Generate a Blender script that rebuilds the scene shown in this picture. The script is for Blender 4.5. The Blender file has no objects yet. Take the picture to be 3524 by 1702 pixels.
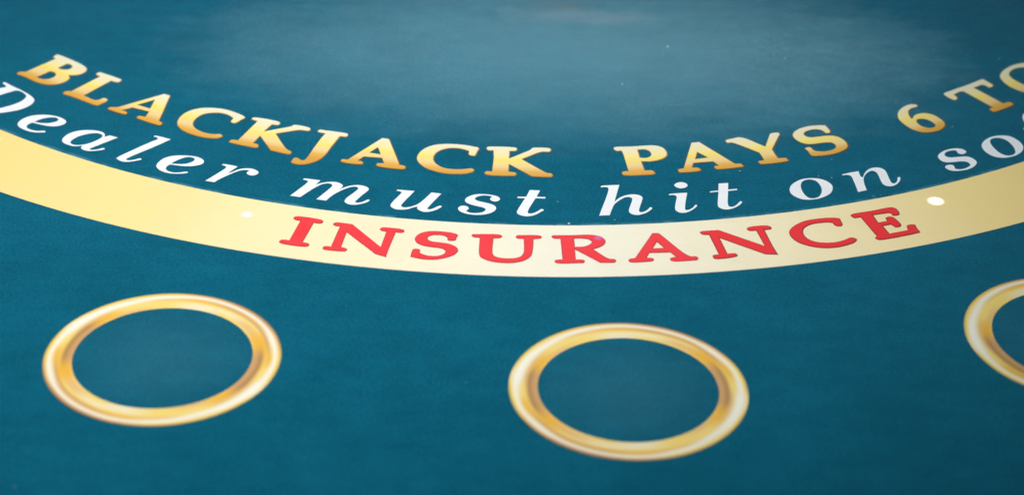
import bpy, math, random
from mathutils import Vector, Matrix
from mathutils.geometry import tessellate_polygon

scene = bpy.context.scene
COL = scene.collection
R = math.radians
random.seed(7)

# ------------------------------------------------------------------ camera
cam_d = bpy.data.cameras.new('camera')
cam = bpy.data.objects.new('camera', cam_d)
COL.objects.link(cam)
scene.camera = cam
cam_d.sensor_fit = 'HORIZONTAL'
cam_d.sensor_width = 36.0
cam_d.lens = 36.0 * 7200.23 / 3524.0
cam_d.clip_start, cam_d.clip_end = 0.01, 60.0
CAM_H = 0.65
cam.matrix_world = (Matrix.Translation((0, 0, CAM_H))
                    @ Matrix.Rotation(R(90 - 30.9701), 4, 'X')
                    @ Matrix.Rotation(R(1.4172), 4, 'Z'))
cam_d.dof.use_dof = True
cam_d.dof.focus_distance = 1.315
cam_d.dof.aperture_fstop = 5.4
cam_d.dof.aperture_blades = 0

# ------------------------------------------------------------------ world, lamps, exposure
world = bpy.data.worlds.new('World')
scene.world = world
world.use_nodes = True
bg = world.node_tree.nodes['Background']
bg.inputs['Color'].default_value = (0.90, 0.95, 1.0, 1)
bg.inputs['Strength'].default_value = 0.05


def area(name, loc, target, size, size_y, watts, color):
    l = bpy.data.lights.new(name, 'AREA')
    l.shape = 'RECTANGLE'
    l.size, l.size_y, l.energy, l.color = size, size_y, watts, color
    o = bpy.data.objects.new(name, l)
    COL.objects.link(o)
    o.location = loc
    o.rotation_euler = (Vector(target) - Vector(loc)).to_track_quat('-Z', 'Y').to_euler()
    return o


# shaded lamp hanging over the table: a soft oval pool of light, brightest left of the middle
sl = bpy.data.lights.new('pendant_lamp', 'SPOT')
sl.energy, sl.color = 41.0, (1.0, 0.975, 0.93)
sl.spot_size, sl.spot_blend, sl.shadow_soft_size = R(66), 1.0, 0.12
so = bpy.data.objects.new('pendant_lamp', sl)
COL.objects.link(so)
so.location = (-0.215, 1.12, 1.0)
so.rotation_euler = (0, 0, R(14))
so.scale = (1.45, 1.03, 1.0)
area('far_lamp', (0.05, 3.30, 1.04), (0.03, 1.33, 0), 0.40, 0.22, 23.0, (0.58, 0.94, 1.0))

scene.view_settings.view_transform = 'Standard'
scene.view_settings.look = 'None'
scene.view_settings.exposure = 0.0
scene.view_settings.gamma = 1.0
scene.render.film_transparent = False

# ------------------------------------------------------------------ helpers
CX, CY = 0.00406, 1.71272           # centre of all the printed arcs


def lin(r, g, b, k=1.0):
    def f(c):
        c = c / 255.0
        return (c / 12.92 if c <= 0.04045 else ((c + 0.055) / 1.055) ** 2.4) * k
    return (f(r), f(g), f(b), 1.0)


def arc_pt(deg, rad, z=0.0):
    a = R(deg)
    return Vector((CX + rad * math.sin(a), CY - rad * math.cos(a), z))


def new_mat(name, rough=0.8, spec=0.3):
    m = bpy.data.materials.new(name)
    m.use_nodes = True
    nt = m.node_tree
    b = nt.nodes['Principled BSDF']
    b.inputs['Roughness'].default_value = rough
    b.inputs['Specular IOR Level'].default_value = spec
    return m, nt, b


def node(nt, kind, **kw):
    n = nt.nodes.new(kind)
    for k, v in kw.items():
        setattr(n, k, v)
    return n


def math_n(nt, op, a, b=None, c=None, clamp=False):
    n = node(nt, 'ShaderNodeMath', operation=op, use_clamp=clamp)
    for i, v in enumerate((a, b, c)):
        if v is None:
            continue
        if hasattr(v, 'links'):
            nt.links.new(v, n.inputs[i])
        else:
            n.inputs[i].default_value = v
    return n.outputs[0]


def mixc(nt, fac, a, b, mode='MIX'):
    n = node(nt, 'ShaderNodeMix', data_type='RGBA', blend_type=mode)
    for i, v in ((0, fac), (6, a), (7, b)):
        if hasattr(v, 'links'):
            nt.links.new(v, n.inputs[i])
        else:
            n.inputs[i].default_value = v
    return n.outputs[2]


def noise(nt, vec, scale, detail=3.0, rough=0.55):
    n = node(nt, 'ShaderNodeTexNoise')
    n.inputs['Scale'].default_value = scale
    n.inputs['Detail'].default_value = detail
    n.inputs['Roughness'].default_value = rough
    nt.links.new(vec, n.inputs['Vector'])
    return n.outputs['Fac']


def ramp(nt, fac, stops, interp='LINEAR'):
    n = node(nt, 'ShaderNodeValToRGB')
    cr = n.color_ramp
    cr.interpolation = interp
    while len(cr.elements) < len(stops):
        cr.elements.new(0.5)
    for e, (p, c) in zip(cr.elements, stops):
        e.position = p
        e.color = c
    nt.links.new(fac, n.inputs['Fac'])
    return n.outputs['Color']


def mapr(nt, v, a0, a1, b0=0.0, b1=1.0, smooth=True):
    n = node(nt, 'ShaderNodeMapRange')
    n.interpolation_type = 'SMOOTHSTEP' if smooth else 'LINEAR'
    nt.links.new(v, n.inputs['Value'])
    for k, x in zip(('From Min', 'From Max', 'To Min', 'To Max'), (a0, a1, b0, b1)):
        n.inputs[k].default_value = x
    return n.outputs['Result']


def weave(nt, vec):
    """fine knitted ribs, about 0.7 mm apart, broken up by noise -> height 0..1"""
    w = node(nt, 'ShaderNodeTexWave', wave_type='BANDS', bands_direction='X')
    w.inputs['Scale'].default_value = 440.0
    w.inputs['Distortion'].default_value = 2.5
    w.inputs['Detail'].default_value = 2.0
    w.inputs['Detail Scale'].default_value = 1.0
    nt.links.new(vec, w.inputs['Vector'])
    return math_n(nt, 'MULTIPLY_ADD', noise(nt, vec, 1500.0, 2.0), 0.8,
                  math_n(nt, 'MULTIPLY', w.outputs['Fac'], 0.45))


def add_bump(nt, b, h, strength, dist):
    n = node(nt, 'ShaderNodeBump')
    n.inputs['Strength'].default_value = strength
    n.inputs['Distance'].default_value = dist
    nt.links.new(h, n.inputs['Height'])
    nt.links.new(n.outputs['Normal'], b.inputs['Normal'])


def world_vec(nt):
    g = node(nt, 'ShaderNodeNewGeometry')
    return g.outputs['Position']


def polar(nt, vec):
    """radius and angle (radians, 0 towards the players) about the print centre"""
    s = node(nt, 'ShaderNodeSeparateXYZ')
    nt.links.new(vec, s.inputs[0])
    dx = math_n(nt, 'SUBTRACT', s.outputs[0], CX)
    dy = math_n(nt, 'SUBTRACT', CY, s.outputs[1])
    rad = math_n(nt, 'SQRT', math_n(nt, 'ADD', math_n(nt, 'MULTIPLY', dx, dx), math_n(nt, 'MULTIPLY', dy, dy)))
    return rad, math_n(nt, 'ARCTAN2', dx, dy), s


# ------------------------------------------------------------------ materials
def felt_material():
    m, nt, b = new_mat('felt_blue', 0.5, 0.22)
    P = world_vec(nt)
    rad, ang, xyz = polar(nt, P)
    deep = lin(0, 83, 108)
    light = lin(11, 107, 136)
    big = noise(nt, P, 16.0, 4.0, 0.6)
    mid = noise(nt, P, 70.0, 4.0, 0.62)
    fine = noise(nt, P, 620.0, 4.0, 0.75)
    st = node(nt, 'ShaderNodeMapping')
    st.inputs['Scale'].default_value = (0.32, 1.0, 1.0)
    nt.links.new(P, st.inputs['Vector'])
    streak = noise(nt, st.outputs[0], 85.0, 5.0, 0.65)
    f = math_n(nt, 'ADD', math_n(nt, 'MULTIPLY_ADD', big, 0.35, math_n(nt, 'MULTIPLY', mid, 0.28)), math_n(nt, 'MULTIPLY', streak, 0.30))
    f = math_n(nt, 'MULTIPLY_ADD', math_n(nt, 'SUBTRACT', fine, 0.5), 1.5, f)
    col = mixc(nt, mapr(nt, f, 0.22, 0.78), deep, light)
    # worn, rubbed nap along the edge of the insurance line
    edge = math_n(nt, 'SUBTRACT', 0.6027, rad)
    rub = math_n(nt, 'MULTIPLY', mapr(nt, edge, 0.0, 0.0042, 1.0, 0.0), math_n(nt, 'GREATER_THAN', edge, 0.0))
    rub = math_n(nt, 'MULTIPLY', rub, mapr(nt, noise(nt, P, 45.0, 4.0, 0.7), 0.42, 0.66))
    col = mixc(nt, math_n(nt, 'MULTIPLY', rub, 0.5), col, lin(120, 176, 196))
    # rubbed patch with painted-in sheen, and a brownish stain in front of the dealer
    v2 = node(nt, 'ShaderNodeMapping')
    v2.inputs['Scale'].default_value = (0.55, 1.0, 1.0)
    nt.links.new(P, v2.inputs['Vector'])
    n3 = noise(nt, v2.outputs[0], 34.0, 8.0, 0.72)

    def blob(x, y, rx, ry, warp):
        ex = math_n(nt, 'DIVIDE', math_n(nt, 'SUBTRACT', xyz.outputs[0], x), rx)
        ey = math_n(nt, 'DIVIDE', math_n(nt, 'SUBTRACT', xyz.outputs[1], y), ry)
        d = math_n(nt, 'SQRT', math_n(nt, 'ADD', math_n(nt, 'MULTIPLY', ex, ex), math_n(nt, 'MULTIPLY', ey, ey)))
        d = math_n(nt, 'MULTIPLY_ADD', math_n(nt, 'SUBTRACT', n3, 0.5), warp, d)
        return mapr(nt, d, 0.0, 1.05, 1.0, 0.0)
    rubbed_sheen = blob(0.035, 1.355, 0.30, 0.16, 0.45)
    sp = math_n(nt, 'MULTIPLY_ADD', rubbed_sheen, 0.50, 0.012)
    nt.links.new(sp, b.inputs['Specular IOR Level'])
    col = mixc(nt, math_n(nt, 'MULTIPLY', rubbed_sheen, 0.14), col, lin(74, 150, 176))  # pale blue tint paints the lamp's sheen into the felt colour
    # nap rubbed pale where chips sit, inside the betting circles
    for bx, by in ((-0.191, 0.957), (0.065, 0.937), (0.325, 1.0)):
        col = mixc(nt, math_n(nt, 'MULTIPLY', blob(bx, by, 0.075, 0.075, 0.5), 0.12), col, lin(96, 150, 168))
    stain = blob(0.030, 1.437, 0.040, 0.011, 1.2)
    col = mixc(nt, math_n(nt, 'MULTIPLY', stain, 0.55), col, lin(92, 84, 80))
    stain2 = blob(0.045, 1.418, 0.075, 0.022, 1.8)
    col = mixc(nt, math_n(nt, 'MULTIPLY', stain2, 0.30), col, lin(140, 140, 150))
    nt.links.new(col, b.inputs['Base Color'])
    rg = mapr(nt, n3, 0.3, 0.7, 0.35, 0.39)
    nt.links.new(rg, b.inputs['Roughness'])
    b.inputs['Sheen Weight'].default_value = 0.08
    b.inputs['Sheen Roughness'].default_value = 0.5
    b.inputs['Sheen Tint'].default_value = lin(70, 180, 220)
    add_bump(nt, b, weave(nt, P), 0.7, 0.0004)
    return m


def band_material():
    m, nt, b = new_mat('insurance_print', 0.75, 0.2)
    P = world_vec(nt)
    rad, ang, xyz = polar(nt, P)
    # the print runs from yellow at both ends to cream around the word
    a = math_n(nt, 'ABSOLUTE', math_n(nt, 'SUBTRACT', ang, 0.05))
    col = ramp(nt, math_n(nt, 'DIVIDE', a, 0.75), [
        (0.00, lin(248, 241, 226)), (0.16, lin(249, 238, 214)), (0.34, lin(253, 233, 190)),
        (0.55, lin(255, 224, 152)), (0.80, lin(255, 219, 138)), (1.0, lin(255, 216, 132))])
    n = noise(nt, P, 60.0, 4.0, 0.6)
    col = mixc(nt, math_n(nt, 'MULTIPLY', mapr(nt, n, 0.35, 0.75), 0.10), col, lin(226, 206, 160))
    soil = noise(nt, P, 17.0, 5.0, 0.6)
    col = mixc(nt, math_n(nt, 'MULTIPLY', mapr(nt, soil, 0.48, 0.72), 0.12), col, lin(206, 196, 168))
    fine = noise(nt, P, 700.0, 3.0, 0.7)
    col = mixc(nt, math_n(nt, 'MULTIPLY', mapr(nt, fine, 0.35, 0.75), 0.16), col, lin(214, 196, 150))
    nt.links.new(col, b.inputs['Base Color'])
    add_bump(nt, b, weave(nt, P), 0.2, 0.0003)
    return m


def plain_ink(name, c0, c1, rough=0.7, spec=0.2, bump=0.15):
    m, nt, b = new_mat(name, rough, spec)
    P = world_vec(nt)
    n = math_n(nt, 'MULTIPLY_ADD', noise(nt, P, 900.0, 3.0), 0.6, math_n(nt, 'MULTIPLY', noise(nt, P, 90.0), 0.4))
    nt.links.new(mixc(nt, mapr(nt, n, 0.35, 0.65), c0, c1), b.inputs['Base Color'])
    if bump:
        add_bump(nt, b, weave(nt, P), bump, 0.0003)
    return m


def gold_face(name):
    m, nt, b = new_mat(name, 0.7, 0.2)
    tc = node(nt, 'ShaderNodeTexCoord')
    s = node(nt, 'ShaderNodeSeparateXYZ')
    nt.links.new(tc.outputs['Object'], s.inputs[0])
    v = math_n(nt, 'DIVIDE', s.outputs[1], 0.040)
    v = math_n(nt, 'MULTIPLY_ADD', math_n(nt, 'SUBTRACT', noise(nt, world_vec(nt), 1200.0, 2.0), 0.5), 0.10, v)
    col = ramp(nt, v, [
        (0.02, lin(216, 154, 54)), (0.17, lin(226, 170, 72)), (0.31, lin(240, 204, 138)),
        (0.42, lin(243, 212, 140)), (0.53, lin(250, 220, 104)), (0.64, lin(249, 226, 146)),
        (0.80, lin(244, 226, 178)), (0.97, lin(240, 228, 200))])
    nt.links.new(col, b.inputs['Base Color'])
    add_bump(nt, b, weave(nt, world_vec(nt)), 0.15, 0.0003)
    return m


def ring_material():
    m, nt, b = new_mat('ring_print', 0.7, 0.2)
    a = node(nt, 'ShaderNodeAttribute', attribute_name='print_ink')
    n = noise(nt, world_vec(nt), 1000.0, 2.0)
    col = mixc(nt, math_n(nt, 'MULTIPLY', mapr(nt, n, 0.4, 0.8), 0.08), a.outputs['Color'], lin(180, 150, 100))
    nt.links.new(col, b.inputs['Base Color'])
    return m


def glow_material(name, core, strength):
    """small lamp shining through the cloth: full in the middle, fading out at the rim"""
    m = bpy.data.materials.new(name)
    m.use_nodes = True
    nt = m.node_tree
    nt.nodes.clear()
    tc = node(nt, 'ShaderNodeTexCoord')
    ln = node(nt, 'ShaderNodeVectorMath', operation='LENGTH')
    mp = node(nt, 'ShaderNodeMapping')
    mp.inputs['Scale'].default_value = (1, 1, 0)
    nt.links.new(tc.outputs['Object'], mp.inputs['Vector'])
    nt.links.new(mp.outputs[0], ln.inputs[0])
    f = mapr(nt, ln.outputs['Value'], 0.0011, 0.0056, 1.0, 0.0)
    em = node(nt, 'ShaderNodeEmission')
    em.inputs['Color'].default_value = core
    em.inputs['Strength'].default_value = strength
    tr = node(nt, 'ShaderNodeBsdfTransparent')
    mx = node(nt, 'ShaderNodeMixShader')
    out = node(nt, 'ShaderNodeOutputMaterial')
    nt.links.new(f, mx.inputs[0])
    nt.links.new(tr.outputs[0], mx.inputs[1])
    nt.links.new(em.outputs[0], mx.inputs[2])
    nt.links.new(mx.outputs[0], out.inputs['Surface'])
    return m


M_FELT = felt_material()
M_BAND = band_material()
M_WHITE = plain_ink('white_ink', lin(245, 244, 249), lin(236, 235, 241))
M_GOLD = gold_face('gold_ink')
M_EDGE_DARK = plain_ink('brown_ink', lin(98, 64, 22), lin(126, 84, 30))
M_EDGE_GOLD = plain_ink('ochre_ink', lin(150, 100, 34), lin(184, 130, 50))
M_RED = plain_ink('red_ink', lin(248, 38, 48), lin(240, 54, 62))
M_RED_EDGE = plain_ink('crimson_ink', lin(214, 66, 74), lin(196, 60, 66))
M_RED_EDGE_DIM = plain_ink('crimson_ink_dim', lin(150, 46, 48), lin(168, 52, 54))  # same crimson rim, darkened in the colour for the dimmer right side
M_RED_DIM = plain_ink('red_ink_dim', lin(246, 24, 32), lin(236, 38, 44))  # same red ink, weaker light on the right put into the colour
M_RING = ring_material()
M_LINT = plain_ink('lint', lin(214, 208, 212), lin(236, 228, 230), bump=0)
M_SMUDGE = plain_ink('smudge', lin(52, 116, 138), lin(70, 130, 150), bump=0)
M_DUST = plain_ink('dust', lin(96, 150, 172), lin(140, 180, 196), bump=0)


# ------------------------------------------------------------------ geometry helpers
def link_mesh(name, verts, faces, mat, parent=None, smooth=False):
    me = bpy.data.meshes.new(name)
    me.from_pydata([tuple(v) for v in verts], [], faces)
    me.update()
    if mat:
        me.materials.append(mat)
    o = bpy.data.objects.new(name, me)
    COL.objects.link(o)
    if parent:
        o.parent = parent
    return o


def parse(s):
    pts = []
    for tok in s.split():
        c = tok.endswith('*')
        a, b = tok.rstrip('*').split(',')
        pts.append((float(a) / 1000.0, float(b) / 1000.0, c))
    return pts


def sample(pts, n=7):
    """closed Catmull-Rom outline; starred points stay sharp"""
    out = []
    N = len(pts)
    P = [Vector((p[0], p[1])) for p in pts]
    for i in range(N):
        p1, p2 = P[i], P[(i + 1) % N]
        c1, c2 = pts[i][2], pts[(i + 1) % N][2]
        out.append(p1.copy())
        if c1 and c2:
            continue
        p0 = P[i - 1] if not c1 else p1 - (p2 - p1)
        p3 = P[(i + 2) % N] if not c2 else p2 + (p2 - p1)
        d0, d1, d2 = ((p1 - p0).length ** .5 + 1e-9, (p2 - p1).length ** .5 + 1e-9, (p3 - p2).length ** .5 + 1e-9)
        m1 = (p1 - p0) / d0 - (p2 - p0) / (d0 + d1) + (p2 - p1) / d1
        m2 = (p2 - p1) / d1 - (p3 - p1) / (d1 + d2) + (p3 - p2) / d2
        m1 *= d1
        m2 *= d1
        for k in range(1, n):
            t = k / n
            t2, t3 = t * t, t * t * t
            out.append((2 * t3 - 3 * t2 + 1) * p1 + (t3 - 2 * t2 + t) * m1 + (-2 * t3 + 3 * t2) * p2 + (t3 - t2) * m2)
    return out


def sarea(poly):
    return sum(poly[i - 1].x * poly[i].y - poly[i].x * poly[i - 1].y for i in range(len(poly))) / 2


def inset(poly, d):
    """move a closed outline by d to its left (inside for a counter-clockwise outline)"""
    res = []
    N = len(poly)
    for i in range(N):
        a, b, c = poly[i - 1], poly[i], poly[(i + 1) % N]
        e1, e2 = (b - a), (c - b)
        if e1.length < 1e-9 or e2.length < 1e-9:
            res.append(b.copy())
            continue
        e1.normalize()
        e2.normalize()
        n1, n2 = Vector((-e1.y, e1.x)), Vector((-e2.y, e2.x))
        n = n1 + n2
        if n.length < 1e-6:
            n = n1
        n.normalize()
        k = min(1.0 / max(n.dot(n1), 0.35), 1.9)
        res.append(b + n * d * k)
    return res


def plate(name, contours, z0, z1, mat, parent=None):
    """raised flat letter: list of groups [outer, hole, ...] -> one closed plate"""
    verts, faces = [], []
    for grp in contours:
        base = len(verts)
        flat = [p for poly in grp for p in poly]
        n = len(flat)
        for z in (z1, z0):
            verts += [(p.x, p.y, z) for p in flat]
        tris = tessellate_polygon([[Vector((p.x, p.y, 0)) for p in poly] for poly in grp])
        for t in tris:
            a, b, c = (flat[i] for i in t)
            ccw = (b - a).x * (c - a).y - (b - a).y * (c - a).x > 0
            t = t if ccw else (t[0], t[2], t[1])
            faces.append(tuple(base + i for i in t))
        k = 0
        for poly in grp:
            L = len(poly)
            for i in range(L):
                j = (i + 1) % L
                faces.append((base + k + i, base + n + k + i, base + n + k + j, base + k + j))
            k += L
    return link_mesh(name, verts, faces, mat, parent)


def groups_of(ch, contours):
    polys = [sample(parse(s)) for s in contours]
    if ch == 'i':                                   # stem and dot are two separate shapes
        res = [[p] for p in polys]
    else:
        res = [polys]
    out = []
    for g in res:
        gg = []
        for i, p in enumerate(g):
            ccw = sarea(p) > 0
            if ccw != (i == 0):
                p = list(reversed(p))
            gg.append(p)
        out.append(gg)
    return out


# ------------------------------------------------------------------ the table
table = bpy.data.objects.new('blackjack_table', None)
COL.objects.link(table)
table['label'] = 'teal blue felt blackjack table printed with gold, white and red lettering'
table['category'] = 'gaming table'

# felt-covered top: half-round, flat side towards the dealer
N = 120
rim = [Vector((CX + 1.03 * math.sin(R(-97 + 194 * i / N)), CY - 1.03 * math.cos(R(-97 + 194 * i / N)))) for i in range(N + 1)]
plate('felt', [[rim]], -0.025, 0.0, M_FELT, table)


def annulus(name, r0, r1, a0, a1, n, z0, z1, mat, parent):
    vs, fs = [], []
    for i in range(n + 1):
        a = a0 + (a1 - a0) * i / n
        for r, z in ((r0, z0), (r0, z1), (r1, z1), (r1, z0)):
            p = arc_pt(a, r, z)
            vs.append(p)
    for i in range(n):
        b = 4 * i
        for k in range(3):
            fs.append((b + k, b + 4 + k, b + 5 + k, b + 1 + k))
    fs.append((0, 1, 2, 3))
    fs.append((4 * n + 3, 4 * n + 2, 4 * n + 1, 4 * n))
    return link_mesh(name, vs, fs, mat, parent)


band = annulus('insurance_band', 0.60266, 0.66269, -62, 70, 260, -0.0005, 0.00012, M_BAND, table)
band['label'] = 'curved cream and yellow band carrying the word INSURANCE'

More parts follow.
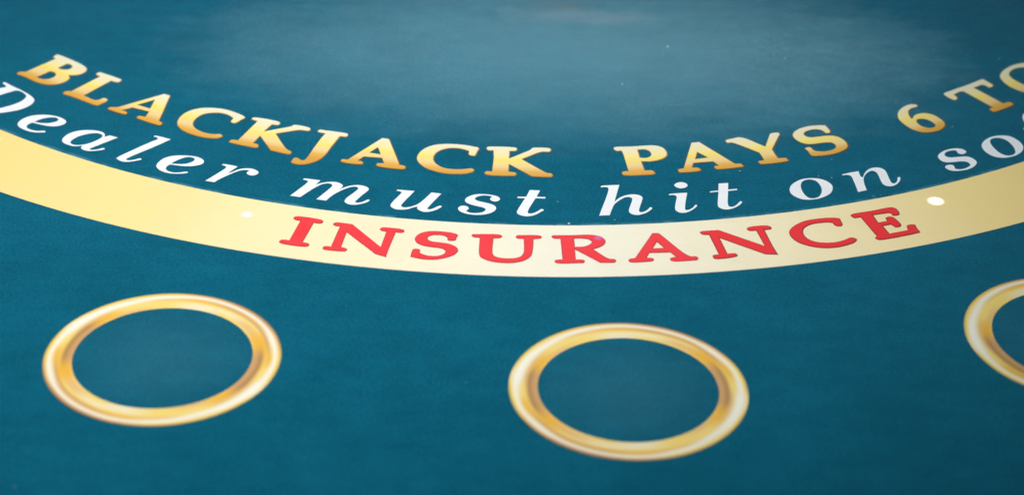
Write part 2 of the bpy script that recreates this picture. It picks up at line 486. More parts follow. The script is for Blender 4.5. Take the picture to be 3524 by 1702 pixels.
LETTERS = [
    ('gold', 'B', -0.67410, ['-17.46,34.64 -18.48,36.76 -18.06,39.36 -16.03,39.97 -8.66,40.51 -1.29,40.58 6.33,40.40 11.89,39.42 15.43,37.64 17.79,34.34 18.42,30.01 16.95,26.25 13.76,22.91* 16.35,21.33 18.69,18.10 19.32,13.84 18.45,9.21 15.96,5.55 12.20,2.96 6.35,1.28 -1.08,0.90 -8.60,0.96 -13.74,0.26 -15.48,0.66 -16.60,2.60 -16.02,4.58 -13.46,6.58* -14.05,33.67* -16.18,33.77', '-0.93,25.97* -1.15,33.71* 1.67,34.25 4.55,32.85 5.73,29.95 4.42,27.30 1.69,25.84', '-0.61,6.65* -0.94,18.07* 2.10,18.83 5.36,17.55 7.17,14.58 7.22,11.23 5.44,8.19 2.46,6.97']),
    ('gold', 'L', -0.59042, ['-16.48,35.80 -17.51,38.22 -16.48,40.37 -14.07,40.64 1.81,41.13 3.83,40.49 4.92,37.88 4.39,35.68 2.46,34.94 -0.69,34.55* 0.09,8.01* 10.80,7.77 12.06,9.59 12.61,13.06 14.86,13.88 17.81,12.61 18.50,9.65 18.19,5.95 17.88,2.70 15.15,1.51 8.23,1.49 -4.71,1.34 -12.23,0.94 -14.19,1.66 -14.99,4.15 -14.08,5.89 -11.96,7.31* -12.14,34.98* -14.44,35.06']),
    ('gold', 'A', -0.50031, ['-3.90,41.10* 1.94,40.99* 18.22,7.46* 21.24,6.57 22.52,5.40 23.17,3.05 21.74,1.38 19.29,1.05 3.07,1.65 1.91,2.28 1.16,4.84 2.24,6.46 5.72,7.26* 3.45,13.44* -8.69,12.36* -11.80,6.81* -8.75,6.69 -6.81,5.49 -6.12,3.12 -7.49,1.87 -9.50,1.43 -21.58,1.97 -22.89,2.76 -23.08,5.07 -21.65,6.76 -18.52,8.30*', '-3.49,28.75* 0.79,18.64* -7.96,18.48*']),
    ('gold', 'C', -0.41271, ['18.08,38.82 19.58,37.58 19.77,35.97 19.03,32.21 18.42,28.24 17.36,26.86 15.31,26.67 13.58,27.77 12.66,32.68* 8.30,34.75 4.06,35.47 0.27,34.99 -2.87,33.41 -5.65,31.26 -7.79,28.07 -8.70,23.35 -8.11,17.99 -6.61,14.25 -4.34,11.47 -1.05,9.22 3.45,7.59 7.83,7.03 12.71,7.83 16.61,9.79 18.48,9.35 19.89,8.13 19.78,5.88 18.29,3.49 14.97,1.93 10.37,0.71 5.29,0.25 -0.36,0.71 -6.02,2.00 -11.41,4.57 -15.52,8.08 -18.20,12.35 -19.60,16.73 -20.29,22.64 -19.40,28.24 -16.98,33.19 -13.60,36.63 -9.59,39.05 -4.65,40.84 0.21,41.85 5.73,41.76 11.77,40.78']),
    ('gold', 'K', -0.32249, ['-21.76,37.43 -21.47,39.36 -19.97,40.54 -3.00,40.85 -1.00,39.47 -0.47,36.45 -1.48,35.33 -4.93,34.69* -5.74,24.72* 7.42,37.40* 8.03,39.80 9.34,40.67 19.61,40.42 21.29,38.94 21.79,36.28 20.68,34.99 18.77,34.74 15.83,34.51 13.41,33.13 2.94,24.25* 16.62,9.02 20.06,6.58 21.58,6.15 23.20,4.04 23.00,1.57 20.62,0.97 8.97,1.74* -5.53,17.03* -5.34,6.96* -2.80,6.92 -0.99,5.55 -0.32,2.70 -1.23,1.44 -3.43,1.13 -20.20,1.81 -21.39,2.73 -21.33,5.55 -20.20,6.69 -16.94,6.93* -16.57,35.50* -20.03,36.30']),
    ('gold', 'J', -0.25019, ['-9.86,36.27 -9.92,38.86 -8.46,39.94 -6.97,39.88 8.59,40.22 10.53,39.54 11.35,38.24 11.45,35.43 10.12,34.35 7.01,34.20* 6.69,26.00 6.47,18.31 6.40,10.25 5.59,3.02 3.65,-2.29 0.38,-6.51 -3.35,-9.39 -7.59,-10.21 -12.05,-9.15* -12.31,-2.56 -11.43,-1.69 -9.64,-1.33 -6.76,-3.31 -4.96,-2.99 -4.38,1.40 -4.64,12.83 -4.68,26.54 -4.27,35.01* -7.82,35.35']),
    ('gold', 'A', -0.17680, ['-3.21,40.01* 2.37,39.55* 17.32,6.83* 20.45,6.35 21.97,4.30 21.85,1.40 20.70,0.42 3.78,0.56 1.68,2.47 1.87,5.41 3.33,6.09 5.55,6.51* 3.25,12.03* -7.74,11.18* -9.86,6.22* -8.06,6.01 -6.25,4.25 -6.12,1.63 -7.59,0.56 -19.71,0.64 -21.96,2.53 -21.96,4.71 -20.66,5.99 -17.89,6.14*', '-2.42,24.95* 0.66,17.78* -5.12,18.40*']),
    ('gold', 'C', -0.09085, ['18.44,37.64 19.23,35.80 18.81,32.57 18.18,28.12 17.56,25.62 15.53,25.33 13.58,26.25 12.70,27.82 12.60,31.44* 10.02,32.77 6.41,33.95 2.93,34.09 -0.44,33.31 -3.67,31.53 -6.49,28.45 -8.17,23.85 -8.51,18.75 -7.34,14.38 -5.04,10.90 -1.70,8.06 1.89,6.69 6.47,6.40 10.93,7.04 14.43,8.11 17.27,8.98 18.73,8.16 19.48,6.62 18.95,4.43 16.09,1.91 11.78,0.22 7.35,-0.51 2.85,-0.68 -1.77,0.06 -6.53,1.72 -11.42,4.31 -15.35,8.00 -18.25,12.34 -19.81,17.13 -19.73,22.67 -18.22,28.22 -15.04,33.55 -10.89,37.09 -5.82,39.05 -0.16,40.11 5.63,40.20 11.50,39.58 15.80,38.48']),
    ('gold', 'K', -0.00229, ['-21.33,36.66 -20.92,38.86 -19.68,39.65 -2.21,39.49 -0.81,38.26 -0.67,36.33 -1.68,34.20 -3.27,33.78 -5.45,33.66* -5.76,24.30* 7.24,36.28* 8.15,38.50 9.52,39.79 19.63,39.86 21.24,38.73 21.35,36.08 20.32,34.09 18.49,33.85 15.97,33.86 13.22,32.51 8.67,28.66 2.68,23.33* 16.70,8.08 18.95,6.10 20.98,5.98 22.33,4.19 22.32,1.88 20.97,0.42 8.86,0.47* -5.73,15.78* -5.81,6.64* -3.33,6.17 -1.52,5.71 -0.93,3.65 -1.46,1.30 -3.25,0.61 -19.63,1.03 -21.59,3.01 -21.53,5.10 -20.21,6.34 -16.95,6.28* -16.35,24.68* -16.79,34.00* -19.31,33.87 -20.83,34.99']),
    ('gold', 'P', 0.15486, ['-17.06,37.55 -16.36,39.43 -14.96,40.02 -4.01,39.63 7.80,39.88 12.31,38.92 15.92,35.86 17.27,31.09 17.07,26.75 15.60,23.05 12.18,20.05 7.60,18.13 2.81,17.43 -1.68,18.14* -2.02,6.58* 2.83,6.08 3.64,4.35 3.80,1.76 2.89,0.68 0.95,0.19 -15.66,0.76 -17.33,1.63 -17.89,4.72 -16.91,6.25 -14.96,6.85 -13.13,6.80* -12.31,31.72 -12.59,33.93* -15.20,33.72 -16.72,35.57', '-1.13,33.96* 3.10,34.01 5.47,31.83 6.08,27.89 4.73,24.66 2.12,23.24 -1.64,23.63*']),
    ('gold', 'A', 0.23124, ['-2.82,39.46* 3.34,39.84* 17.74,6.74* 21.72,5.77 22.26,3.03 22.42,1.32 20.78,0.66 3.41,0.49 2.35,1.63 2.28,5.23 3.75,6.16 5.40,6.10* 3.82,10.95* -8.67,11.30* -10.79,6.65* -7.49,5.81 -6.63,3.98 -6.65,1.60 -7.95,0.42 -21.12,0.45 -22.37,1.38 -22.29,4.45 -21.60,5.99 -17.85,6.74*', '-2.24,24.68* 1.44,17.92* -5.38,17.46*']),
    ('gold', 'Y', 0.31093, ['-20.02,37.88 -18.55,39.03 -13.41,39.97 -9.41,40.55 -6.24,39.09 -2.95,34.90 -0.07,29.81 3.04,24.43* 12.51,39.28* 13.59,40.03 18.97,40.16 20.04,39.10 19.84,36.58 17.64,33.56 6.61,18.45* 5.74,11.18 5.57,6.75* 10.57,5.68 10.79,3.89 11.03,1.60 9.24,0.35 -9.66,1.20 -10.17,2.31 -10.17,5.25 -8.94,6.41 -5.79,6.55* -5.16,10.09 -4.80,16.21* -10.61,25.52 -14.54,31.11 -16.59,33.42 -19.70,33.74 -20.18,35.64']),
    ('gold', 'S', 0.39119, ['14.00,38.72 14.48,36.94 13.17,28.59 11.75,27.23 9.03,27.13 8.09,28.78 7.76,31.55 6.71,33.52 3.41,34.79 -0.72,34.54 -3.82,33.24 -5.35,31.39 -5.44,28.79 -3.61,26.82 1.24,26.01 6.24,25.46 9.75,24.60 12.79,22.90 15.21,19.15 15.99,14.41 15.29,9.44 13.90,6.29 11.20,3.62 6.87,1.55 1.37,0.16 -5.29,-0.05 -11.33,0.81 -15.65,2.44 -16.27,5.10 -15.47,9.43 -15.56,13.58 -14.42,14.72 -10.75,14.72 -10.02,13.17 -9.83,9.24 -7.67,7.45 -4.38,6.29 -0.50,6.20 3.34,7.43 5.21,9.36 5.98,11.68 5.31,14.26 2.12,15.64 -2.78,16.32 -7.78,16.79 -11.95,18.78 -14.39,22.50 -15.35,27.54 -14.72,32.05 -12.63,35.54 -8.93,38.49 -4.11,40.53 1.71,41.43 6.81,40.98 10.37,40.15']),
    ('gold', '6', 0.54178, ['12.95,37.28 13.38,35.56 12.05,33.59 9.62,33.27 6.53,33.26 3.33,32.00 0.87,29.77 -1.40,26.28 -3.03,22.47* 0.17,24.86 4.16,25.96 8.63,25.06 11.56,23.03 13.79,19.09 14.29,13.85 13.77,8.89 11.89,4.69 8.32,1.41 3.16,-0.71 -2.44,-0.86 -7.46,0.38 -11.15,3.20 -13.54,7.60 -14.29,14.00 -13.70,20.60 -12.17,26.16 -9.15,30.98 -4.82,35.14 0.70,38.13 6.25,39.64 10.29,39.29', '-2.32,17.44 -0.30,18.40 2.37,17.57 4.28,15.10 4.80,11.34 4.14,7.66 2.25,5.78 -0.58,5.68 -2.88,7.65 -4.12,10.90 -3.69,14.70']),
    ('gold', 'T', 0.66081, ['-20.10,39.58 -17.54,40.42 -6.70,40.37 7.24,40.01 18.99,40.17 21.20,39.54 21.27,37.43 20.58,30.32 19.66,27.86 16.11,26.77 13.65,27.59 13.69,30.21 13.46,32.59 5.78,33.04* 4.39,6.14* 8.44,5.48 10.04,3.94 8.91,-0.00 5.66,-0.74 -10.14,-0.41 -12.00,0.46 -11.71,4.93 -9.84,6.18 -7.43,6.21* -5.66,33.06* -6.74,34.25 -13.78,33.88* -15.67,29.11 -18.36,27.52 -20.88,28.23 -21.57,30.61 -21.31,35.63']),
    ('gold', 'O', 0.75629, ['-15.56,34.38 -7.72,38.48 1.00,39.97 8.97,39.67 17.11,36.78 20.40,33.72 22.89,27.45 21.02,18.17 16.25,8.52 9.00,1.13 0.02,-2.75 -8.93,-2.77 -16.40,-0.22 -20.62,3.82 -22.68,8.38 -23.43,15.16 -22.62,22.08 -19.56,29.07', '10.12,31.79 12.94,28.42 12.68,22.25 9.09,14.56 3.12,8.01 -2.86,5.39 -7.75,6.66 -10.57,10.95 -11.40,16.43 -10.91,21.77 -9.76,26.58 -6.95,31.00 -2.08,33.72 4.26,34.26']),
    ('white', 'D', -0.66094, ['-18.43,35.20 -19.16,37.23 -16.44,37.42 -8.69,37.06 -1.26,36.95 7.97,36.09 14.27,34.62 17.54,32.85 20.34,28.86 21.47,23.46 21.10,18.15 19.44,13.55 17.26,9.40 14.66,5.62 10.95,3.93 5.51,3.27 -6.00,2.79 -19.89,2.17* -22.25,2.89 -22.17,4.80 -20.28,6.44* -14.02,29.32* -12.51,33.74* -15.80,34.65', '-3.53,33.57* -1.46,35.08 3.49,34.99 8.17,33.48 10.13,31.02 11.77,26.00 11.72,20.01 10.60,14.94 8.96,10.33 5.71,7.06 1.76,6.34 -3.33,6.94 -8.82,9.04*']),
    ('white', 'e', -0.58124, ['11.05,5.46 11.49,4.16 9.03,1.94 5.61,-0.17 0.76,-1.29 -4.08,-1.17 -8.31,-0.17 -11.03,1.54 -12.99,4.65 -13.91,8.97 -13.35,13.56 -11.08,17.75 -6.58,21.90 -1.38,24.47 4.51,25.46 9.38,24.86 12.30,23.27 13.63,20.52 13.05,17.20 10.94,14.16 7.59,11.94 2.71,10.41 -4.86,8.98* -5.16,5.86 -3.88,3.09 -1.36,1.66 1.78,1.51 5.53,2.46 9.95,5.71', '-4.58,10.84* -4.01,15.00 -2.47,19.06 -0.06,21.83 2.76,23.33 5.30,22.70 6.59,20.31 5.53,17.04 3.28,14.14 0.08,12.19']),
    ('white', 'a', -0.50881, ['14.15,24.67* 9.14,5.90 8.56,3.44 9.30,2.20 10.75,2.55 12.97,4.79 14.99,8.32 16.81,8.05 16.71,6.57 14.19,3.30 10.84,0.34 7.36,-0.71 4.41,-0.31 2.59,0.82 1.49,3.53* -0.28,1.45 -3.21,-0.27 -7.33,-0.59 -11.02,-0.05 -13.88,1.58 -15.84,4.94 -16.75,9.86 -15.87,14.78 -13.43,18.93 -9.97,21.87 -5.90,24.09 -1.55,25.25 2.16,24.67 4.57,22.98 6.00,20.70* 7.58,24.13*', '-7.50,2.73 -8.53,4.66 -8.98,8.69 -8.34,12.84 -6.22,17.36 -3.53,20.51 -0.53,22.22 2.22,22.09 4.12,20.67 4.93,17.72 4.35,12.75 2.92,8.13 1.13,5.01 -1.34,2.72 -4.23,1.64']),
    ('white', 'l', -0.44182, ['-4.86,37.14* -4.61,38.39 -3.32,38.92 7.95,39.32* 3.83,24.45 -2.01,5.34 -2.11,3.14 -1.47,2.42 0.28,2.83 2.44,4.79 4.91,8.26 6.67,7.87 6.26,6.31 3.66,3.04 1.16,0.79 -1.84,-0.72 -5.30,-0.44 -7.57,0.47 -8.49,1.58 -8.44,4.03 -7.84,7.04 -1.25,31.87 -0.21,34.37 -0.58,36.11 -2.21,36.90']),
    ('white', 'e', -0.38747, ['10.71,5.86 10.57,4.78 8.03,2.57 5.14,0.96 1.28,-0.34 -2.96,-0.55 -7.54,0.62 -11.08,3.06 -12.64,5.41 -13.52,9.65 -13.12,15.04 -10.93,19.21 -7.46,22.14 -3.46,24.18 0.94,25.56 5.33,26.06 9.49,25.14 12.25,23.05 13.27,20.42 12.42,17.44 9.89,14.70 6.09,12.40 1.73,11.03 -5.22,9.67* -5.51,6.70 -4.87,4.43 -3.43,2.80 -0.75,1.77 2.06,1.81 5.15,3.10 9.23,6.19', '-5.15,11.51* -3.94,16.23 -2.35,20.10 -0.14,22.97 2.43,23.91 4.89,23.24 5.73,21.81 5.71,19.20 4.06,15.84 1.45,13.68 -1.65,12.38']),
    ('white', 'r', -0.32058, ['-13.32,22.90* -12.58,24.44 -2.40,24.90* -4.67,14.46* -2.72,17.31 -1.23,20.37 0.77,22.90 4.01,24.91 7.43,25.49 10.82,24.57 13.24,22.54 13.39,20.12 12.00,17.85 10.20,17.00 7.69,17.65 6.37,18.87 6.10,20.50 6.64,22.20* 5.62,22.55 3.80,22.23 1.71,20.92 -0.23,18.28 -2.14,14.56 -3.94,10.65 -6.17,5.12 -7.31,0.68* -13.80,0.19* -9.54,17.13 -9.09,20.30 -9.49,21.64 -10.63,22.45']),
    ('white', 'm', -0.20351, ['-23.64,23.10* -23.16,24.62 -21.52,24.89 -12.19,24.91* -13.48,19.17* -11.28,21.28 -8.19,23.63 -4.46,25.14 -1.03,25.10 2.07,23.59 3.37,22.00 3.36,18.55 2.73,16.86* 5.23,20.57 8.22,23.26 11.89,24.99 16.03,25.06 19.04,23.77 20.52,21.86 20.19,18.34 18.60,13.37 16.92,6.16 16.55,4.19 17.72,3.37 20.05,4.35 22.23,7.16 23.58,9.01 24.85,8.21 24.12,5.77 21.59,2.88 18.48,0.73 15.01,-0.17 11.78,0.71 9.85,2.83 9.70,6.54 11.41,12.27 13.38,18.48 13.54,20.81 12.25,22.39 9.75,21.90 7.05,19.51 4.62,16.20 2.16,11.76 0.03,6.29 -1.33,0.83* -8.07,0.81* -3.45,17.93 -3.31,20.27 -4.66,22.00 -7.30,21.93 -9.79,20.13 -11.85,16.90 -13.92,12.54 -16.00,7.05 -18.25,0.96* -25.15,1.13* -19.77,19.85 -19.75,21.63 -21.19,22.57']),
    ('white', 'u', -0.11012, ['-15.48,22.90* -15.02,24.48 -13.20,24.62 -3.81,24.57* -8.80,7.34 -9.09,4.73 -8.14,3.43 -5.59,3.33 -2.31,5.46 0.76,8.88 2.91,13.63 4.95,19.14 6.68,24.47* 13.35,23.99* 8.06,6.40 7.57,3.78 8.57,3.21 10.87,4.67 14.57,8.91 15.97,8.04 15.06,5.71 12.02,1.96 8.74,-0.16 5.55,-0.53 2.39,1.13 0.98,3.08 0.81,5.24* -1.96,3.33 -4.49,1.11 -8.60,-0.28 -12.28,0.07 -15.21,2.29 -16.06,4.70 -15.32,9.22 -12.30,19.32 -11.93,21.46 -13.21,22.52']),
    ('white', 's', -0.04344, ['1.21,26.16 6.59,25.66 10.82,23.97 12.63,21.22 11.97,18.67 9.60,17.21 7.07,18.38 6.10,20.61 7.14,23.62* 4.63,24.22 1.35,24.08 -1.82,22.37 -3.08,19.75 -1.49,17.58 3.14,15.78 7.34,14.11 9.94,11.89 10.93,9.11 9.94,5.34 6.91,1.98 1.79,-0.12 -3.46,-0.37 -8.85,1.16 -12.12,4.10 -12.95,6.88 -11.92,9.43 -9.56,10.48 -7.03,9.48 -6.04,7.12 -6.90,5.00 -7.42,3.73* -4.87,2.18 -1.61,1.99 1.57,2.94 3.86,5.18 4.13,7.25 2.79,8.92 -0.56,10.25 -5.19,12.12 -8.21,14.30 -9.44,17.08 -8.67,20.48 -6.03,23.64 -2.47,25.65']),
    ('white', 't', 0.01304, ['-1.08,33.37* 5.73,32.95* 3.38,24.93* 9.13,24.56* 8.69,22.63* 2.62,22.66* -1.67,8.94 -2.30,5.67 -1.71,3.67 0.73,4.16 3.59,6.69 6.27,9.64 7.68,8.31 5.61,5.55 1.92,1.78 -2.14,0.02 -5.77,0.53 -8.60,2.61 -9.40,5.00 -8.58,8.69 -4.24,22.40* -9.16,22.64* -8.74,24.48* -3.40,24.68*']),
    ('white', 'h', 0.11321, ['-11.42,37.89 -10.75,38.74 -5.14,39.14 0.98,39.21* -5.18,18.28* -2.48,21.77 1.27,24.84 5.54,26.41 9.22,26.40 12.24,24.51 13.18,22.24 12.43,18.62 9.65,10.07 8.50,5.45 9.07,3.98 11.34,4.55 13.88,6.91 16.16,9.80 17.23,8.50 14.63,4.70 11.31,2.05 7.45,0.50 4.62,0.90 2.40,2.97 1.87,5.52 2.87,9.78 5.90,19.04 6.23,21.21 5.36,22.74 3.23,23.24 0.42,21.58 -3.00,18.14 -5.69,14.67 -8.24,8.32 -10.61,1.30* -17.45,1.17* -6.89,34.62 -7.23,36.13 -8.43,36.80 -11.39,36.76']),
    ('white', 'i', 0.17971, ['-7.56,24.14 -6.66,24.76 -0.05,25.02 4.86,24.90* -0.85,7.06 -1.26,3.84 0.35,3.63 3.46,5.77 6.58,9.38 7.21,8.19 4.72,4.87 0.99,1.73 -3.09,0.10 -5.87,0.82 -7.78,3.61 -7.65,6.49 -6.29,11.42 -3.36,20.25 -3.37,22.10 -4.65,23.01 -7.40,23.22', '4.01,38.80 6.67,37.31 7.42,34.18 5.25,31.45 2.07,30.74 -0.50,32.57 -1.35,35.32 0.81,38.07']),
    ('white', 't', 0.22971, ['-0.50,33.34* 6.09,32.91* 3.39,24.72* 9.39,24.54* 8.82,22.75* 2.76,22.72* -2.43,6.48 -2.49,3.91 -0.86,3.10 2.35,4.87 6.49,8.93 7.23,7.69 3.92,3.85 -0.76,1.02 -4.81,0.15 -7.79,1.43 -9.42,4.07 -9.16,6.97 -3.80,23.00* -9.42,22.82* -9.06,24.48* -3.31,24.57*']),
    ('white', 'o', 0.32649, ['6.26,26.16 10.60,24.14 13.95,20.04 15.03,14.64 13.78,10.31 10.11,5.15 5.00,1.99 -1.02,0.25 -6.49,0.51 -10.59,1.98 -13.64,5.74 -15.13,10.77 -14.01,15.86 -10.77,20.77 -5.34,24.72 0.40,26.64', '4.31,24.58 6.95,22.42 7.50,17.55 6.34,11.64 3.09,5.60 -0.43,2.38 -3.53,1.73 -6.13,3.00 -7.09,6.95 -6.52,12.96 -4.70,18.66 -1.91,22.96 1.54,24.73']),
    ('white', 'n', 0.40269, ['-16.15,24.39 -15.06,24.81 -9.30,25.15 -3.46,24.89* -5.73,18.13 -5.26,16.74* -0.49,21.92 4.38,25.06 8.57,25.59 11.68,24.28 13.32,20.55 12.05,14.86 9.84,8.36 8.84,3.88 9.92,2.84 13.02,4.76 16.11,9.14* 17.87,8.49* 15.35,4.71 11.19,1.41 6.88,-0.06 3.74,1.09 2.41,3.83 3.21,8.36 5.61,15.59 6.41,19.80 5.21,22.12 1.82,21.48 -2.68,18.23 -5.55,14.81 -8.33,9.38 -11.35,1.05* -18.10,0.84* -13.84,13.01 -11.70,20.32 -11.97,22.05 -13.53,23.03 -16.26,23.46']),
    ('white', 's', 0.51532, ['10.36,24.81 13.03,22.14 13.18,18.48 11.11,16.84 8.13,16.74 6.65,19.07 7.52,21.31 7.52,23.10* 5.20,23.81 1.42,23.91 -1.67,22.34 -3.18,19.99 -2.41,17.39 1.11,15.81 5.73,14.39 9.49,12.51 10.91,8.97 10.30,4.43 7.83,1.73 2.99,-0.64 -2.42,-1.40 -7.48,-0.60 -11.34,1.07 -13.48,3.70 -13.43,7.58 -11.43,9.18 -8.20,9.05 -6.77,7.29 -7.68,4.70 -8.66,3.20* -7.14,1.56 -4.03,0.70 0.19,1.19 3.33,2.67 4.43,5.18 3.85,7.40 0.75,9.47 -3.99,10.71 -8.56,12.73 -9.96,16.33 -8.39,21.27 -4.57,24.24 0.73,26.04 5.72,26.24']),
    ('white', 'o', 0.58317, ['10.93,23.55 14.63,20.10 15.23,12.80 13.22,6.45 9.30,1.90 2.94,-1.16 -4.08,-1.95 -10.65,-0.17 -14.65,4.26 -15.29,10.78 -13.18,16.96 -9.81,21.22 -3.59,24.47 3.92,25.75', '6.55,21.93 8.42,18.06 7.65,12.22 4.84,5.76 1.06,1.18 -3.00,-0.13 -6.47,1.29 -7.72,5.71 -6.63,11.87 -4.25,17.96 -0.94,22.29 2.43,23.46']),
    ('white', 'f', 0.64934, ['4.89,34.27 8.83,37.08 13.89,38.48 19.18,37.66 20.27,33.46 17.62,30.44 14.32,30.62 14.50,33.52 12.78,34.40 9.71,32.37 5.79,26.85 3.02,21.68* 9.89,21.62* 8.59,19.80* 1.60,19.55* -8.48,0.50* -5.06,-0.51* -6.33,-2.27* -21.57,-2.33* -20.34,-0.57* -16.75,-0.41* -4.58,20.39* -8.17,21.48* -6.46,23.27* -2.88,23.26* 0.99,29.42']),
    ('red', 'I', -0.21178, ['-9.44,30.58 -9.30,32.44 -7.47,33.66 7.81,33.37 9.42,31.98 9.29,29.19 7.50,28.43 4.53,28.50* 4.94,4.75* 8.10,4.54 9.68,3.22 9.32,0.68 7.43,-0.17 -7.52,0.04 -8.98,1.40 -8.79,3.91 -7.27,4.81 -3.66,4.92* -4.38,28.66* -6.98,28.69']),
    ('red', 'N', -0.14950, ['-22.31,30.29 -21.83,32.29 -20.44,32.95 -10.72,32.62* 12.04,9.58* 11.52,27.65* 8.71,28.21 7.14,29.78 7.84,32.18 9.64,32.77 20.81,32.52 22.29,30.94 21.64,28.55 19.84,28.04 17.53,28.11* 17.47,6.29 17.87,-1.61* 10.56,0.91* -11.76,22.23* -11.12,4.95* -8.26,4.06 -6.92,2.86 -7.41,0.43 -9.17,-0.13 -20.48,-0.21 -21.83,0.98 -21.41,3.62 -19.69,4.33 -17.35,4.07* -17.58,28.21* -20.51,28.38']),
    ('red', 'S', -0.07913, ['11.74,30.32 11.40,27.16 10.92,23.66 9.10,22.74 6.42,23.08 5.67,26.43* 3.17,28.18 -0.40,28.55 -3.82,27.63 -5.99,25.28 -5.64,22.57 -3.31,20.80 2.04,20.12 7.03,19.39 11.14,17.19 13.63,13.77 13.84,10.41 12.04,6.48 8.28,2.99 3.41,0.37 -1.64,-0.81 -6.86,-0.61 -13.68,1.19* -13.59,8.26 -12.99,10.37 -9.73,10.78 -8.66,9.23 -8.53,6.88 -5.83,4.87 -1.54,3.88 2.88,4.64 5.72,7.02 6.43,9.81 5.29,12.03 2.17,13.32 -3.50,13.95 -8.19,15.05 -12.08,17.97 -13.60,21.55 -13.40,25.36 -11.11,29.47 -7.20,32.06 -2.39,33.16 3.29,33.06 8.33,32.31']),
    ('red', 'U', -0.01201, ['-21.46,30.36 -20.84,32.33 -18.56,32.60 -4.17,32.78 -2.79,31.15 -3.53,29.04 -5.43,28.24 -7.88,28.09* -8.08,12.81 -7.43,8.83 -5.46,6.62 -1.98,5.50 1.48,5.24 5.60,5.95 8.66,7.79 10.32,11.23 10.73,16.63 10.32,28.51* 6.46,28.75 5.44,30.27 6.37,32.73 8.47,33.00 20.06,33.22 21.41,31.58 20.46,29.46 18.71,29.01 16.44,28.67* 16.14,14.94 15.20,8.85 12.52,4.37 8.45,1.48 3.34,-0.15 -1.81,-0.25 -8.03,0.83 -12.59,3.20 -15.09,5.71 -16.10,9.65 -16.44,27.57* -16.99,28.23 -19.80,28.54']),
    ('red', 'R', 0.06146, ['-18.08,31.73 -17.26,33.51 -15.14,33.62 -5.28,33.63 5.34,34.04 9.48,32.96 12.80,30.51 14.58,26.71 13.49,22.30 10.79,19.29 6.37,16.64* 14.84,5.82 17.91,5.32 18.92,3.12 17.88,1.15 15.78,0.85 9.22,0.94* -4.80,16.46* -5.13,5.11* -0.83,4.72 0.14,3.05 -0.78,0.95 -2.86,0.78 -16.98,0.98 -18.16,2.97 -17.24,4.74 -13.24,5.22* -12.81,29.13* -16.81,29.66', '-4.36,29.36* 0.73,29.29 4.16,28.22 5.98,25.46 4.40,22.42 0.72,20.10 -4.54,19.83*']),
    ('red', 'A', 0.13513, ['-1.12,33.89* 2.76,33.56* 16.53,5.19 20.28,4.52 21.27,2.43 20.11,0.19 17.56,-0.25 4.67,0.22 3.95,2.94 4.89,4.20 7.85,4.94* 5.68,10.17* -7.12,10.62* -9.62,5.47* -6.40,4.85 -5.66,3.12 -6.71,1.22 -8.90,0.75 -20.37,1.09 -21.24,3.16 -20.21,5.07 -16.76,5.76*', '-0.30,22.78* 2.68,15.84* -4.04,15.89*']),
    ('red', 'N', 0.21746, ['-22.66,31.65 -21.12,33.10 -18.44,33.08 -10.48,32.75* 11.89,9.65* 12.27,27.84* 8.00,28.57 7.14,30.87 8.90,32.90 21.07,32.82 22.69,30.81 22.11,28.32 19.93,27.83 17.66,27.78* 16.82,8.38 16.92,-1.63* 9.29,0.09* -12.46,23.09* -13.09,4.75* -8.36,4.35 -7.62,1.74 -9.14,0.35 -22.37,0.15 -23.01,2.73 -21.93,4.61 -18.56,4.86* -17.96,27.86* -21.45,28.88']),
    ('red', 'C', 0.29749, ['18.93,29.92 18.60,27.44 17.61,22.59 15.75,21.02 13.06,21.93 12.39,23.91 12.38,26.09* 9.65,27.37 5.59,27.82 0.99,27.89 -3.33,26.81 -7.65,23.93 -9.69,20.49 -10.62,16.07 -9.87,11.61 -6.99,7.69 -1.92,5.34 3.70,4.26 10.18,5.09 16.43,7.06 18.61,5.08 18.72,3.63 15.91,0.80 10.51,-0.99 4.40,-1.90 -2.93,-1.29 -9.39,1.27 -14.24,4.96 -18.09,10.16 -19.35,16.16 -18.63,21.68 -16.23,25.39 -11.04,29.49 -4.35,32.53 2.57,33.33 9.43,33.06 16.57,31.62']),
    ('red', 'E', 0.36742, ['-16.02,31.61 -14.64,32.67 -0.66,32.60 13.94,32.37 15.46,29.96 14.30,23.52 12.37,22.26 9.09,22.97 9.30,25.54 8.28,26.63* -2.36,27.27* -3.71,18.20* 2.48,18.39* 3.38,21.84 5.29,22.72 7.80,22.11 8.70,20.09 8.39,10.86 6.31,9.32 3.64,9.61 2.92,11.92 2.52,13.39* -3.06,13.52* -3.64,4.14* 9.15,4.33* 11.28,9.17 13.12,9.90 16.61,8.89 15.84,4.70 15.05,-0.56 12.99,-0.98 -13.08,-0.97 -14.49,0.08 -14.76,2.35 -12.80,3.88* -11.21,27.40* -15.43,27.81 -16.02,29.73']),
]


ROWR = {'gold': 0.542, 'white': 0.592, 'red': 0.648}
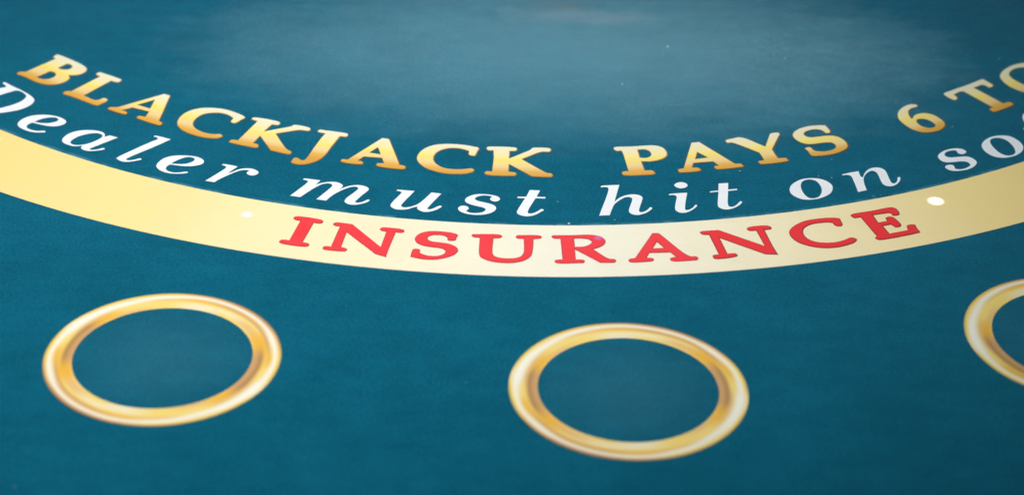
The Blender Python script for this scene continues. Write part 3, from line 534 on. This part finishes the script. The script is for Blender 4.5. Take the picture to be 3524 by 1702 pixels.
# how dark the printed rim of each gold letter is, and its width in metres
DARK = {'A': 1, '6': 1, 'T': 1, 'O': 1, 'S': 1, 'Y': 1}
for kind, ch, th, cs in LETTERS:
    g = groups_of(ch, cs)
    right_side = th > 0.17
    if kind == 'white':
        g = [[inset(poly, 0.00014) for poly in grp] for grp in g]
        o = plate('white_letter', g, -0.0004, 0.00012, M_WHITE, table)
        o['label'] = 'white italic letter ' + ch
    elif kind == 'gold':
        dark = DARK.get(ch, 0)
        g = [[inset(poly, 0.00012) for poly in grp] for grp in g]
        o = plate('gold_letter', g, -0.0004, 0.00012, M_EDGE_DARK if dark else M_EDGE_GOLD, table)
        o['label'] = ('gold numeral ' if ch == '6' else 'gold capital letter ') + ch
        d = 0.00066 if dark else 0.00042
        off = Vector((-0.00022, 0.00026))
        inner = [[[p + off for p in inset(poly, d)] for poly in grp] for grp in g]
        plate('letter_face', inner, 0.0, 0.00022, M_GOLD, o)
    else:
        o = plate('red_letter', g, -0.0004, 0.00024, M_RED_EDGE_DIM if th > 0.18 else M_RED_EDGE, table)
        o['label'] = 'red capital letter ' + ch
        d = 0.00075
        off = Vector((-0.0001, 0.00025))
        inner = [[[p + off for p in inset(poly, d)] for poly in grp] for grp in g]
        plate('letter_face', inner, 0.0, 0.00034, M_RED_DIM if th > 0.18 else M_RED, o)
    o.location = arc_pt(math.degrees(th), ROWR[kind])
    o.rotation_euler = (0, 0, th)

# ------------------------------------------------------------------ betting circles
CREAM, WHITE, YEL = lin(244, 228, 190), lin(251, 245, 232), lin(248, 214, 116)
PEACH, BROWN, TAN = lin(234, 190, 124), lin(178, 128, 76), lin(206, 158, 102)
ORNG, GOLD, OLIVE = lin(240, 180, 58), lin(242, 198, 92), lin(196, 164, 72)
UMBER = lin(136, 98, 54)
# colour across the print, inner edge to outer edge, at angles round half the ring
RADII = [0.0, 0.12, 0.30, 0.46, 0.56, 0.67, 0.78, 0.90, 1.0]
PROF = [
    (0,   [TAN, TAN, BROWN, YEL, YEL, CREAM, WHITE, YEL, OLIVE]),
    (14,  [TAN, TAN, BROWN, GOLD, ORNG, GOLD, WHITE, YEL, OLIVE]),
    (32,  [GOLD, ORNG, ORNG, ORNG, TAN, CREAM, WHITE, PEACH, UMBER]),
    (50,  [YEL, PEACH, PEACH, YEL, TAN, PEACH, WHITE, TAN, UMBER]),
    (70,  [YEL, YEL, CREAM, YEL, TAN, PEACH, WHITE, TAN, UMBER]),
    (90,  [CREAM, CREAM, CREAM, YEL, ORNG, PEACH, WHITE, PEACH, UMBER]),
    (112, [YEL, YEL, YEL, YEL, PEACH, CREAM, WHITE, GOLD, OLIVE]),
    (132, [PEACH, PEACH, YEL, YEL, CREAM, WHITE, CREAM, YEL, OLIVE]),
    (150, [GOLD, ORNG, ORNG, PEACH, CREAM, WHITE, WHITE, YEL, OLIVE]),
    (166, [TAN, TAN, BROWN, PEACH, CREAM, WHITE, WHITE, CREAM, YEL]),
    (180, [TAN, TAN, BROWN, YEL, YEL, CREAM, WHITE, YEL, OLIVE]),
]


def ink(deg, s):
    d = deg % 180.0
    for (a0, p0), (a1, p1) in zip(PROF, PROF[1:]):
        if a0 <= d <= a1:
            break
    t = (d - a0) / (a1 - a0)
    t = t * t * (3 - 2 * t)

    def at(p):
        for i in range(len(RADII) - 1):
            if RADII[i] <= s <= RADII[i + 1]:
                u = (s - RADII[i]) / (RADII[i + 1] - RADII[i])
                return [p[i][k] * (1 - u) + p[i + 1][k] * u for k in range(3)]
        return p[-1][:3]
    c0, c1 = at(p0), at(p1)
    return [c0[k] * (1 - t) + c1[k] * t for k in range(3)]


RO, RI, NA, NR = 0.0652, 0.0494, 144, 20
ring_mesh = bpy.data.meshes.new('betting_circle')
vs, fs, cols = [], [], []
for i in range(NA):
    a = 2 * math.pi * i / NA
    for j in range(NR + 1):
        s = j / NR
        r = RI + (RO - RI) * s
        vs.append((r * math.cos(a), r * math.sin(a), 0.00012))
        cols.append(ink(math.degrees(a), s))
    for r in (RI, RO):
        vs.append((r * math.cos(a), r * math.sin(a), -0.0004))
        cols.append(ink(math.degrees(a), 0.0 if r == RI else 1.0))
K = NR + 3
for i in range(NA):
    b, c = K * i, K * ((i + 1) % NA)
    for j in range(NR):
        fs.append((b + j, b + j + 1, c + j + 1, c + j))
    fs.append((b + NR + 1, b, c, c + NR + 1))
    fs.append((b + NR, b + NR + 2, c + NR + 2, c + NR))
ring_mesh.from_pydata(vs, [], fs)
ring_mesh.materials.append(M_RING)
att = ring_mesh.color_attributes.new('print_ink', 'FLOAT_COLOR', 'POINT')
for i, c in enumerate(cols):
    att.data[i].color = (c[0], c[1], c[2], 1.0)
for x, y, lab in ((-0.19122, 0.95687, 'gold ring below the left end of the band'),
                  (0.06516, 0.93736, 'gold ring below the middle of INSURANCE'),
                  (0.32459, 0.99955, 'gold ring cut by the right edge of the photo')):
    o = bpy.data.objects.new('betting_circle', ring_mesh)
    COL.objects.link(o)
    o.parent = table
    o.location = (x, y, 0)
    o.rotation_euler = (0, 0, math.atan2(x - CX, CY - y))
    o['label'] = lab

# ------------------------------------------------------------------ small lamps under the band
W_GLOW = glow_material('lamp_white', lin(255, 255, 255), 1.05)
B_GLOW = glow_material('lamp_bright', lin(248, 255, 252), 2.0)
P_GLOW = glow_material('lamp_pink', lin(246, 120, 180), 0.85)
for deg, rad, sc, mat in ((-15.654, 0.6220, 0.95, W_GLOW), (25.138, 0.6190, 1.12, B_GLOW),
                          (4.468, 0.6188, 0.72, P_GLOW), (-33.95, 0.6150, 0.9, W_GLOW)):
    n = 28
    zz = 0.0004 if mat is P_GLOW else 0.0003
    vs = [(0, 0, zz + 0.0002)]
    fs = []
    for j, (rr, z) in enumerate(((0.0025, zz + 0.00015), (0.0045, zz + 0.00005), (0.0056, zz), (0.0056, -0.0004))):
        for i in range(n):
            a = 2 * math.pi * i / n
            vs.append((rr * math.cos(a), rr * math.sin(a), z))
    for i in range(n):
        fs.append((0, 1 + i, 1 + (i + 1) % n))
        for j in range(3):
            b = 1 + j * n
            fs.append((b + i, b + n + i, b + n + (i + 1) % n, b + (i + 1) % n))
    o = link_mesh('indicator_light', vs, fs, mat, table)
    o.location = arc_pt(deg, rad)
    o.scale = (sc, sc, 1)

# ------------------------------------------------------------------ lint lying on the felt
LINT = [(0.1087, 1.3693), (0.0738, 1.307), (0.1919, 1.3544), (0.1047, 1.3571), (0.0281, 1.14), (0.146, 1.1857), (0.0347, 1.1133), (0.0632, 1.1189), (0.2283, 1.1571), (0.2332, 1.1592), (0.2074, 1.2045), (0.2949, 1.2553), (0.1963, 1.1816), (0.2045, 1.1797), (-0.2473, 0.8373), (-0.0235, 0.9389), (0.3467, 1.3631), (-0.2563, 1.1821)]
LINT_INFO = [
    (1.5, 'largest pale lint fleck, on bare felt well above the word PAYS'),
    (0.9, 'pale lint fleck on bare felt straight above the P of PAYS'),
    (0.8, 'pale lint fleck on bare felt above the S of PAYS'),
    (0.6, 'small lint fleck just beside the largest lint fleck'),
    (0.7, 'tiny lint fleck between the words must and hit'),
    (0.9, 'pinkish lint fleck under the A of PAYS'),
    (1.2, 'chalky white fleck on the upper edge of the insurance band'),
    (1.0, 'faint chalky fleck under the h of hit'),
    (1.1, 'bluish fleck under the n of on'),
    (0.6, 'smaller bluish fleck right of the one under the n'),
    (0.6, 'tiny fleck under the S of PAYS'),
    (0.7, 'pinkish fleck just right of the numeral 6'),
    (0.6, 'tiny fleck above the o of on'),
    (0.6, 'tiny fleck between the o and n of on'),
    (1.6, 'blurred pale fleck in the bottom left corner of the felt'),
    (1.2, 'blurred pale fleck between the left and middle rings'),
    (1.0, 'dim brownish fleck above the T near the right edge'),
    (0.5, 'tiny white fleck touching the left end of the l in Dealer'),
]
for k, ((x, y), (size, lab)) in enumerate(zip(LINT, LINT_INFO)):
    rnd = random.Random(40 + k)
    vs, fs = [], []
    n = 9
    L = size * 0.00075
    rr = [rnd.uniform(0.6, 1.25) for _ in range(n)]
    for ring, z in ((1.0, 0.0), (0.75, 0.00014), (0.3, 0.0002)):
        for i in range(n):
            a = 2 * math.pi * i / n
            vs.append((L * ring * rr[i] * math.cos(a), 0.8 * L * ring * rr[i] * math.sin(a), z * size))
    for lv in range(2):
        for i in range(n):
            j = (i + 1) % n
            fs.append((lv * n + i, lv * n + j, lv * n + n + j, lv * n + n + i))
    fs.append(tuple(2 * n + i for i in range(n)))
    o = link_mesh('lint_fleck', vs, fs, M_SMUDGE if k in (14, 15) else M_DUST if k in (7, 8, 9, 16) else M_LINT)
    o.location = (x, y, 0.0001)
    o.rotation_euler = (0, 0, rnd.uniform(0, 3))
    o['label'], o['category'], o['group'] = lab, 'lint', 'lint flecks lying on the felt'

# fine dust: hundreds of specks nobody could count
rnd = random.Random(5)
vs, fs = [], []
for k in range(900):
    x, y = rnd.uniform(-0.40, 0.40), rnd.uniform(0.83, 1.46)
    s = rnd.choice((0.00010, 0.00013, 0.00016, 0.00020))
    b = len(vs)
    a = rnd.uniform(0, 6)
    for i in range(4):
        vs.append((x + s * math.cos(a + i * 1.571), y + s * math.sin(a + i * 1.571), 0.00005))
    vs.append((x, y, 0.00005 + s))
    fs += [(b + i, b + (i + 1) % 4, b + 4) for i in range(4)]
o = link_mesh('felt_dust', vs, fs, M_DUST)
o['kind'] = 'stuff'
o['label'] = 'fine pale dust scattered over the blue felt'
o['category'] = 'dust'
